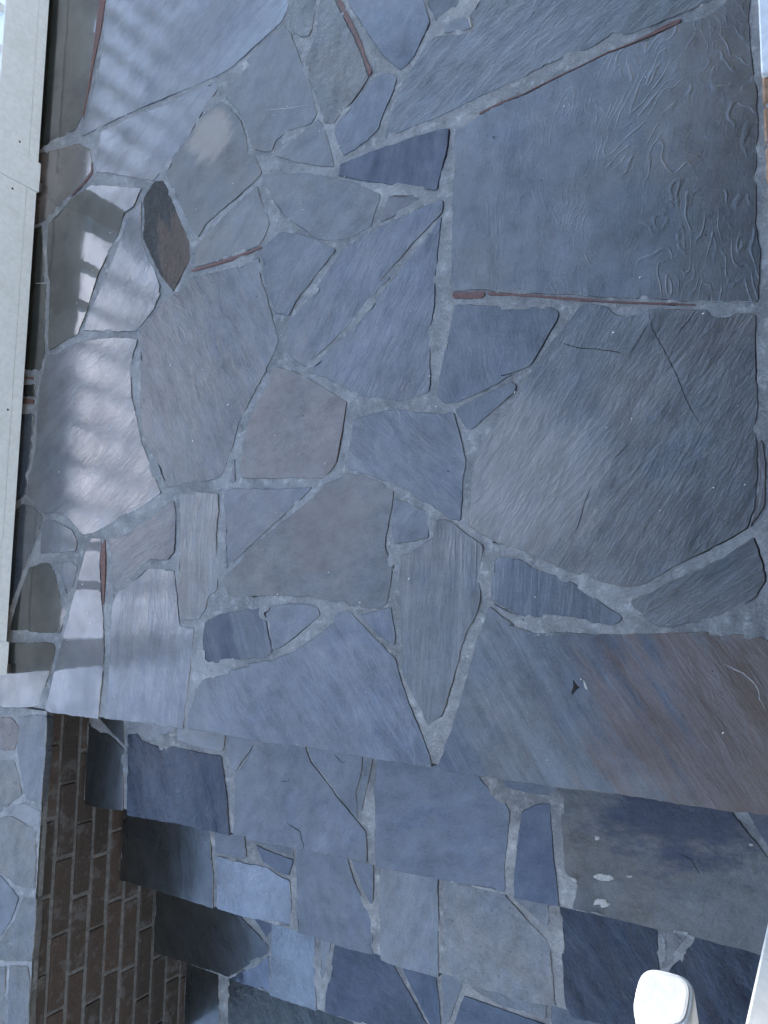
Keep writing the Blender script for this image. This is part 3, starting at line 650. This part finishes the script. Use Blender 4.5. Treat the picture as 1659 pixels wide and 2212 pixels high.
def mortar_sheet(name, outline, loops, z, parent, seed, spacing=0.011):
    """Pointing between the stones, with shrinkage gaps along the house-side edges of the stones."""
    def lap(x, y):            # places where the pointing was smeared over the edge of a stone
        v = (nz(x, y, 7.0, seed + 60) + 0.6 * nz(x, y, 31.0, seed + 61) - 0.22) / 0.3
        return max(0.0, min(1.0, v))
    def gap(p, nx, ny):
        g = nz(p[0], p[1], 5.5, seed + 40)
        side = nx * 0.9 - ny * 0.25
        return max(-0.0015, min(0.0032, -0.0022 + 0.0026 * side + 0.0042 * g)) - 0.006 * lap(p[0], p[1])
    holes = [offset(l, gap) for l in loops]
    boxes = [(min(p[0] for p in h), max(p[0] for p in h), min(p[1] for p in h), max(p[1] for p in h)) for h in holes]
    def covered(q):
        for h, bb in zip(holes, boxes):
            if bb[0] <= q[0] <= bb[1] and bb[2] <= q[1] <= bb[3] and inside(q, h):
                return True
        return False
    pts, edges = [], []
    def loop_in(l):
        s = len(pts)
        pts.extend(Vector(p) for p in l)
        edges.extend((s + i, s + (i + 1) % len(l)) for i in range(len(l)))
    loop_in(outline)
    for h in holes:
        loop_in(h)
    rnd = random.Random(int(seed * 31) + 5)
    x0 = min(p[0] for p in outline); x1 = max(p[0] for p in outline)
    y0 = min(p[1] for p in outline); y1 = max(p[1] for p in outline)
    yy = y0
    while yy < y1:
        xx = x0
        while xx < x1:
            q = (xx + rnd.uniform(-.4, .4) * spacing, yy + rnd.uniform(-.4, .4) * spacing)
            if inside(q, outline) and not covered(q):
                pts.append(Vector(q))
            xx += spacing
        yy += spacing
    vs, es, fs, *_ = delaunay_2d_cdt(pts, edges, [], 0, 1e-6)
    keep = []
    for f in fs:
        c = ((vs[f[0]].x + vs[f[1]].x + vs[f[2]].x) / 3, (vs[f[0]].y + vs[f[1]].y + vs[f[2]].y) / 3)
        if inside(c, outline) and not covered(c):
            keep.append(list(f))
    verts = [(v.x, v.y, z - 0.0026 + 0.0022 * nz(v.x, v.y, 9, seed) + 0.0012 * nz(v.x, v.y, 60, seed + 2) + 0.0042 * lap(v.x, v.y)) for v in vs]
    o = obj(name, verts, keep, 'mortar', parent, smooth=True)
    return o

def ribbon(name, pts, width, z_fn, mat, parent, seed):
    fine = []
    for i in range(len(pts) - 1):
        a, b = pts[i], pts[i + 1]
        l = math.hypot(b[0] - a[0], b[1] - a[1]); k = max(1, int(l / 0.006))
        for j in range(k):
            t = j / k
            x, y = a[0] + (b[0] - a[0]) * t, a[1] + (b[1] - a[1]) * t
            fine.append((x + 0.0016 * nz(x, y, 120, seed), y + 0.0016 * nz(x, y, 120, seed + 5)))
    fine.append(pts[-1])
    verts, faces = [], []
    n = len(fine)
    for i, (x, y) in enumerate(fine):
        a = fine[max(0, i - 1)]; b = fine[min(n - 1, i + 1)]
        l = math.hypot(b[0] - a[0], b[1] - a[1]) or 1e-9
        nx, ny = -(b[1] - a[1]) / l, (b[0] - a[0]) / l
        t = i / (n - 1)
        w = width * min(1, 5 * t + 0.15, 5 * (1 - t) + 0.15) * (0.8 + 0.5 * nz(x, y, 70, seed))
        verts.append((x + nx * w, y + ny * w, z_fn(x, y) + 0.0005))
        verts.append((x - nx * w, y - ny * w, z_fn(x, y) + 0.0005))
    for i in range(n - 1):
        faces.append([2 * i, 2 * i + 1, 2 * i + 3, 2 * i + 2])
    return obj(name, verts, faces, mat, parent)

# ------------------------------------------------------------------ ground
WALL_X = -0.093                 # outer face of the house wall
LAND_X0, LAND_X1 = -2.70, -0.080
NOSE = [-0.407, -0.733, -1.048, -1.362, -1.70]     # front edge of the landing and of each tread
CHEEK_X = -2.283                # stair-side face of the brick side wall

gv = []
gf = []
GN = 24
for i in range(GN + 1):
    for j in range(GN + 1):
        x = -60 + 120 * i / GN; y = -60 + 120 * j / GN
        gv.append((x, y, -5 * RISE - 0.02 + 0.01 * nz(x, y, 0.3)))
for i in range(GN):
    for j in range(GN):
        a = i * (GN + 1) + j
        gf.append([a, a + GN + 1, a + GN + 2, a + 1])
tag(obj('ground', gv, gf, 'soil'), 'bare dark garden soil around the porch', None, 'structure')

# ------------------------------------------------------------------ landing of flagstones
landing = empty('landing', 'wet blue-grey flagstone landing with pale mortar joints', None, 'structure')
box('mortar_bed', LAND_X0 + 0.02, LAND_X1, NOSE[0] + 0.014, 3.0, -0.90, -0.013, 'brick_mortar', landing)
stones = parse(STONES)
slivers = parse(SLIVERS)
tops = {}
land_loops = []
extra = [('x%d' % i, '0', p) for i, p in enumerate(EXTRA_LANDING)]
for i, (n, lv, poly) in enumerate(stones):
    if lv != '0':
        continue
    poly = [(min(max(x, LAND_X0 + 0.004), -0.104), max(y, NOSE[0] - 0.004)) for x, y in poly]
    o, loop, top = flagstone(poly, 0.0, STYLE[n], landing, 3.0 + i * 1.37)
    tops[n] = (o, top)
    land_loops.append(loop)
for i, (n, lv, poly) in enumerate(extra):
    o, loop, top = flagstone(poly, 0.0, ['grained b 40', 'smooth g 60', 'wet_grained b 100', 'smooth c 20'][i % 4], landing, 203.0 + i * 1.91)
    land_loops.append(loop)
for i, (n, lv, poly) in enumerate(slivers):
    if abs(area(poly)) < 1e-5:
        continue
    if area(poly) < 0: poly = poly[::-1]
    poly = [(max(x, LAND_X0 + 0.004), y) for x, y in poly]
    vs = refine(poly, 0.012, 0.0007, 90 + i)
    land_loops.append(vs)
    k = len(vs)
    verts = [(x, y, 0.0006 + 0.0008 * nz(x, y, 40, i)) for x, y in vs] + [(x, y, -0.02) for x, y in vs]
    faces = [list(range(k))] + [[q, q + k, (q + 1) % k + k, (q + 1) % k] for q in range(k)]
    tag(obj('red_sliver', verts, faces, 'iron_stone', landing), 'thin rust-red edge of stone showing in a joint')
outline = [(LAND_X0, NOSE[0] + 0.010), (LAND_X1, NOSE[0] + 0.010), (LAND_X1, 2.96), (LAND_X0, 2.96)]
mortar_sheet('mortar_joints', outline, land_loops, 0.0, landing, 11.0)['kind'] = 'stuff'
# rowlock brick edging outside the railing
for k in range(40):
    y = -0.35 + k * 0.084
    o = box('edge_brick', -2.93, -2.712, y, y + 0.074, -0.08, -0.012 + 0.004 * nz(k, 1, 0.7), 'edge_brick', landing, 0.004, 1)
box('edge_mortar', -2.92, -2.705, -0.36, 3.0, -0.90, -0.022, 'smear', landing)

# ------------------------------------------------------------------ steps
steps = empty('stone_steps', 'flagstone steps leading down from the landing', None, 'structure')
for k in range(1, 5):
    z = -RISE * k
    st = empty('step'); st.parent = steps
    back = NOSE[k - 1] + 0.012
    box('step_bed', CHEEK_X + 0.002, LAND_X1, NOSE[k] + 0.014, back, -0.93, z - 0.013, 'brick_mortar', st)
    loops = []
    for i, (n, lv, poly) in enumerate(stones + [(n_, l_, p_) for n_, l_, p_ in EXTRA_STEPS]):
        if lv != str(k):
            continue
        poly = [(CHEEK_X + 0.003 if x < -2.21 else min(x, -0.105), min(y, NOSE[k - 1] + 0.03)) for x, y in poly]
        o, loop, top = flagstone(poly, z, STYLE.get(n, 'smooth b 60'), st, 120.0 + i * 1.53)
        tops[n] = (o, top)
        loops.append(loop)
    outline = [(CHEEK_X + 0.001, NOSE[k] + 0.008), (LAND_X1, NOSE[k] + 0.008), (LAND_X1, back + 0.02), (CHEEK_X + 0.001, back + 0.02)]
    mortar_sheet('mortar_joints', outline, loops, z, st, 20.0 + k)['kind'] = 'stuff'

# cracks, veins and dried mortar smears on single stones
for i, (n, lv, pts) in enumerate(parse(CRACKS)):
    key = n[:2]
    o, top = tops[key]
    pale = n in ('S1a', 'C2a')
    c = ribbon('vein' if pale else 'crack', pts, 0.0010 if n not in ('a7a',) else 0.0016, top, 'smear' if pale else 'crack_dirt', o, 300 + i)
SM_ON = {'m5': 'S1', 'm8': 'E1', 'n1': 'S1'}
for i, (n, lv, poly) in enumerate(parse(SMEARS)):
    o, top = tops[SM_ON.get(n, 'b3')]
    if area(poly) < 0: poly = poly[::-1]
    vs = refine(poly, 0.004, 0.0016, 400 + i)
    inn = offset(vs, lambda p, nx, ny: -0.0022)
    k = len(vs)
    verts = [(x, y, top(x, y) + 0.0022 + 0.001 * nz(x, y, 150, i)) for x, y in inn] + [(x, y, top(x, y) - 0.001) for x, y in vs]
    faces = [list(range(k))] + [[q, q + k, (q + 1) % k + k, (q + 1) % k] for q in range(k)]
    if n[0] == 'n':
        obj('chip', [(x, y, z_ - 0.0016) for x, y, z_ in verts], faces, 'crack_dirt', o)
    else:
        obj('flake' if n == 'm5' else 'mortar_smear', verts, faces, 'smear', o)

# ------------------------------------------------------------------ brick side wall of the stair with slate capping
wall = empty('brick_side_wall', 'dark weathered brick wall beside the steps with a pale slate cap', 'brick wall')
wall.location = (-2.45, -1.05, -0.9)
WI = Matrix.Translation(-wall.location)
def into_wall(o):
    o.data.transform(WI)
    return o
into_wall(box('wall_core', -2.66, CHEEK_X - 0.007, -1.715, NOSE[0] + 0.012, -0.93, -0.014, 'brick_mortar', wall))
HEAD = [-0.52, -0.657, -0.802, -0.930, -1.106, -1.125, -1.256, -1.14, -1.25, -1.02, -1.13, -1.28]
PITCH = 0.2435
for k in range(11):
    zt = -0.030 if k == 0 else -0.0082 - 0.0755 * k
    zb = -0.0082 - 0.0755 * (k + 1) + 0.0150
    y = HEAD[k]
    while y < NOSE[0] + 0.3:
        y += PITCH
    while y > -1.72:
        y1 = min(y - 0.006, NOSE[0] + 0.006); y0 = max(y - PITCH + 0.006, -1.71)
        if y1 - y0 > 0.03:
            j = random.Random(k * 50 + int(y * 100)).uniform(-0.004, 0.004)
            into_wall(box('brick', -2.40, CHEEK_X + j, y0 + j, y1 + j, zb + abs(j) * 0.4, zt - abs(j) * 0.3, 'old_brick', wall, 0.0035, 2))
        y -= PITCH
cap_loops = []
for i, (n, lv, poly) in enumerate(stones + EXTRA_CAP):
    if lv != '0c':
        continue
    poly = [(max(x, -2.66), min(y, NOSE[0] - 0.012)) for x, y in poly]
    o, loop, top = flagstone(poly, -0.002, STYLE.get(n, 'grained b 80'), wall, 160.0 + i * 1.77, 0.024, 'cap_stone')
    into_wall(o)
    cap_loops.append(loop)
outline = [(-2.665, -1.715), (-2.272, -1.715), (-2.272, NOSE[0] + 0.004), (-2.665, NOSE[0] + 0.004)]
cj = into_wall(mortar_sheet('cap_joints', outline, cap_loops, -0.002, wall, 31.0))
cj['kind'] = 'stuff'
into_wall(box('cap_bed', -2.66, -2.274, -1.712, NOSE[0] + 0.004, -0.029, -0.0135, 'brick_mortar', wall))

# ------------------------------------------------------------------ white railing along the far edge of the landing
rail = empty('railing', 'white painted wooden railing along the outer edge of the landing', 'railing')
rail.location = (-2.53, 1.2, 0.0)
RI = Matrix.Translation(-rail.location)
def into_rail(o):
    o.data.transform(RI)
    return o
RX = -2.478                      # inner face of the railing
posts = [-0.240, 1.505, 3.02]
for i in range(2):
    ya, yb = posts[i] + 0.056, posts[i + 1] - 0.056
    into_rail(box('bottom_rail', RX - 0.044, RX, ya, yb, 0.0605, 0.190, 'white_paint', rail, 0.003, 2))
    into_rail(box('rail_trim', RX - 0.040, RX - 0.002, ya, yb, 0.020, 0.0588, 'white_paint', rail, 0.0012, 1))
    into_rail(box('top_rail', RX - 0.070, RX + 0.012, ya, yb, 0.90, 0.955, 'white_paint', rail, 0.010, 3))
    into_rail(box('gap_light_blocker', RX - 0.100, RX - 0.047, ya, yb, 0.002, 0.100, 'bolt_metal', rail, 0.003, 1))  # dark board added to block light so the gap under the rail stays dark
    ys = [1.256 - 0.155 * q for q in range(9)] if i == 0 else [1.75 + 0.152 * q for q in range(8)]
    for y in ys:
        into_rail(box('baluster', RX - 0.041, RX - 0.004, y - 0.018, y + 0.018, 0.188, 0.902, 'white_paint', rail, 0.003, 1))
for i, y in enumerate(posts):
    pz = into_rail(box('post', RX - 0.108, RX + 0.004, y - 0.056, y + 0.056, 0.012, 1.06, 'white_paint', rail, 0.005, 2))
    into_rail(box('post_cap', RX - 0.124, RX + 0.020, y - 0.072, y + 0.072, 1.06, 1.095, 'white_paint', rail, 0.010, 2))
    into_rail(box('bolt', RX + 0.0035, RX + 0.010, y - 0.052, y - 0.020, 0.004, 0.016, 'bolt_metal', rail, 0.002, 1))
for (y, z) in ((1.600, 0.10), (1.415, 0.115), (0.62, 0.075), (0.90, 0.15)):
    bm = bmesh.new()
    bmesh.ops.create_cone(bm, cap_ends=True, segments=10, radius1=0.0042, radius2=0.0035, depth=0.0016, matrix=Matrix.Translation((RX + 0.0006, y, z)) @ Matrix.Rotation(math.pi / 2, 4, 'Y'))
    me = bpy.data.meshes.new('nail_head'); bm.to_mesh(me); bm.free(); me.materials.append(MATS['bolt_metal'])
    o = bpy.data.objects.new('nail_head', me); col.objects.link(o); o.parent = rail
    into_rail(o)

# ------------------------------------------------------------------ house with the doorway the picture is taken from
house = empty('house', 'white-painted brick house wall with white door frame and wide eaves', 'house')
house.location = (0.0, 0.8, 0.0)
HI = Matrix.Translation(-house.location)
def into_house(o):
    o.data.transform(HI)
    return o
D0, D1 = -0.44, 1.95             # doorway
into_house(box('wall', WALL_X + 0.002, 0.20, -5.0, D0 - 0.04, -0.95, 4.4, 'house_brick', house))
into_house(box('wall', WALL_X + 0.002, 0.20, D1 + 0.04, 6.0, -0.95, 4.4, 'house_brick', house))
into_house(box('wall', WALL_X + 0.002, 0.20, D0 - 0.04, D1 + 0.04, 2.2, 4.4, 'house_brick', house))
into_house(box('wall', WALL_X + 0.004, 0.20, D0 - 0.04, D1 + 0.04, -0.95, -0.05, 'house_brick', house))
fr = into_house(box('door_frame', WALL_X - 0.010, 0.14, D0 - 0.038, D0, 0.0 - 0.17, 2.2, 'white_rail', house, 0.003, 1))
into_house(box('door_frame', WALL_X - 0.010, 0.14, D1, D1 + 0.038, -0.04, 2.2, 'white_rail', house, 0.003, 1))
into_house(box('door_frame', WALL_X - 0.010, 0.14, D0, D1, 2.15, 2.198, 'white_rail', house, 0.003, 1))
into_house(box('sill_mortar', WALL_X + 0.004, 0.19, D0, D1, -0.049, 0.010, 'smear', house))
for k in range(28):
    y = D0 + 0.002 + k * 0.0852
    if y + 0.075 < D1:
        into_house(box('sill_brick', WALL_X + 0.0005 + 0.002 * nz(k, 3, 0.9), 0.12, y, y + 0.075, -0.045, 0.016 + 0.002 * nz(k, 1, 0.7), 'edge_brick', house, 0.004, 1))
into_house(box('threshold', WALL_X - 0.0005, -0.068, 1.060, D1, 0.018, 0.040, 'white_rail', house, 0.003, 1))
into_house(box('threshold', -0.0655, 0.08, 1.064, D1, 0.018, 0.043, 'white_paint', house, 0.003, 1))
into_house(box('room_floor', 0.20, 4.0, -2.5, 3.5, -0.05, 0.012, 'interior_dark', house))
into_house(box('room_wall', 4.0, 4.1, -2.5, 3.5, -0.05, 2.6, 'interior_dark', house))
into_house(box('room_wall', 0.20, 4.0, -2.6, -2.5, -0.05, 2.6, 'interior_dark', house))
into_house(box('room_wall', 0.20, 4.0, 3.5, 3.6, -0.05, 2.6, 'interior_dark', house))
into_house(box('room_ceiling', 0.20, 4.1, -2.6, 3.6, 2.6, 2.7, 'interior_dark', house))
into_house(box('soffit', -0.52, WALL_X, -5.2, 6.2, 2.62, 2.66, 'soffit_paint', house))
into_house(box('fascia', -0.545, -0.52, -5.2, 6.2, 2.60, 2.80, 'white_paint', house))
roof_v = [(-0.58, -5.3, 2.80), (-0.58, 6.3, 2.80), (5.0, 6.3, 5.6), (5.0, -5.3, 5.6), (-0.58, -5.3, 2.76), (-0.58, 6.3, 2.76), (5.0, 6.3, 5.5), (5.0, -5.3, 5.5),
          (9.0, -5.3, 2.8), (9.0, 6.3, 2.8)]
into_house(obj('roof', roof_v, [[0, 3, 2, 1], [4, 5, 6, 7], [0, 1, 5, 4], [3, 8, 9, 2], [0, 4, 7, 3], [1, 2, 6, 5]], 'roof_shingle', house))

# ------------------------------------------------------------------ unseen building-shaped block added to keep the sun off the porch
blocker = empty('added_sun_blocker', 'tall pale building-shaped block added out of view beyond the railing to hide the sun', 'sun blocker')
blocker.location = (-36.0, 0.5, -0.9)
NI = Matrix.Translation(-blocker.location)
def into_blocker(o):
    o.data.transform(NI)
    return o
into_blocker(box('wall', -42.0, -30.5, -34.0, 36.0, -0.95, 14.6, 'house_brick', blocker))
into_blocker(box('roof', -42.6, -29.9, -34.6, 36.6, 14.6, 15.5, 'roof_shingle', blocker))
for fl in range(5):
    for q in range(22):
        y = -32.0 + q * 3.1
        into_blocker(box('window', -30.56, -30.44, y, y + 1.3, 0.4 + fl * 2.85, 1.9 + fl * 2.85, 'interior_dark', blocker))

# ------------------------------------------------------------------ white handrail on the house side of the steps
hand = empty('handrail', 'white round-topped handrail sloping down beside the steps, its cut end nearest', 'handrail')
hp = Vector((-0.158, -0.374, 0.872))
hand.location = hp
hd = Vector((0.0, -0.325, -0.176)).normalized()
up = Vector((0, 0, 1)) - hd * hd.z
up.normalize()
side = hd.cross(up).normalized()
prof = []
for q in range(28):
    a = 2 * math.pi * q / 28
    cx_, cy_ = math.cos(a), math.sin(a)
    rx, ry = 0.0262, 0.030
    e = 0.62
    prof.append((math.copysign(abs(cx_) ** e, cx_) * rx, math.copysign(abs(cy_) ** e, cy_) * ry))
verts, faces = [], []
stations = [(0.0, 0.90), (0.0012, 0.955), (0.004, 0.99), (0.009, 1.0), (0.10, 1.0), (0.6, 1.0), (1.5, 1.0)]
for (t, s) in stations:
    for (a, b) in prof:
        verts.append(hd * t + side * a * s + up * b * s)
K = len(prof)
for i in range(len(stations) - 1):
    for j in range(K):
        faces.append([i * K + j, i * K + (j + 1) % K, (i + 1) * K + (j + 1) % K, (i + 1) * K + j])
faces.append(list(range(K))[::-1])
faces.append([(len(stations) - 1) * K + j for j in range(K)])
rl = obj('rail', verts, faces, 'white_rail', hand, smooth=True)
cv, cf = [], []
for (t_, s_) in ((-0.0022, 0.74), (-0.0018, 0.83), (0.0006, 0.86)):
    for (a, b) in prof:
        cv.append(hd * t_ + side * a * s_ + up * b * s_)
cf.append(list(range(K))[::-1])
for i in range(2):
    for j in range(K):
        cf.append([i * K + j, i * K + (j + 1) % K, (i + 1) * K + (j + 1) % K, (i + 1) * K + j])
obj('end_cap', cv, cf, 'end_grain', rl)
for t in (0.30, 1.2):
    p = hd * t - up * 0.03
    bm = bmesh.new()
    bmesh.ops.create_cube(bm, size=1.0)
    for v in bm.verts:
        v.co = Vector((p.x + 0.020 + v.co.x * 0.095, p.y + v.co.y * 0.02, p.z - 0.012 + v.co.z * 0.02))
    bmesh.ops.bevel(bm, geom=bm.edges[:], offset=0.005, segments=2, affect='EDGES')
    me = bpy.data.meshes.new('bracket'); bm.to_mesh(me); bm.free(); me.materials.append(MATS['bolt_metal'])
    o = bpy.data.objects.new('bracket', me); col.objects.link(o); o.parent = hand

# ------------------------------------------------------------------ tiny paint flecks and grit lying on the stones
rnd = random.Random(77)
fv, ff = [], []
dv, df = [], []
for i in range(110):
    x = rnd.uniform(-2.3, -0.14); y = rnd.uniform(-0.38, 1.6)
    r_ = rnd.choice((0.0008, 0.0009, 0.0011, 0.0015))
    V_, F_ = (fv, ff) if i % 4 else (dv, df)
    s = len(V_)
    a0 = rnd.uniform(0, 6.28); el = rnd.uniform(1.0, 2.0)
    ca, sa = math.cos(a0), math.sin(a0)
    for q in range(6):
        u, w = math.cos(q * 1.0472) * r_ * el, math.sin(q * 1.0472) * r_
        V_.append((x + u * ca - w * sa, y + u * sa + w * ca, 0.0026))
    V_.append((x, y, 0.0042))
    for q in range(6):
        F_.append([s + q, s + (q + 1) % 6, s + 6])
tag(obj('paint_flecks', fv, ff, 'white_rail'), 'tiny white paint flecks scattered over the flagstones', 'debris', 'stuff')
tag(obj('grit_specks', dv, df, 'crack_dirt'), 'tiny dark grit specks scattered over the flagstones', 'debris', 'stuff')
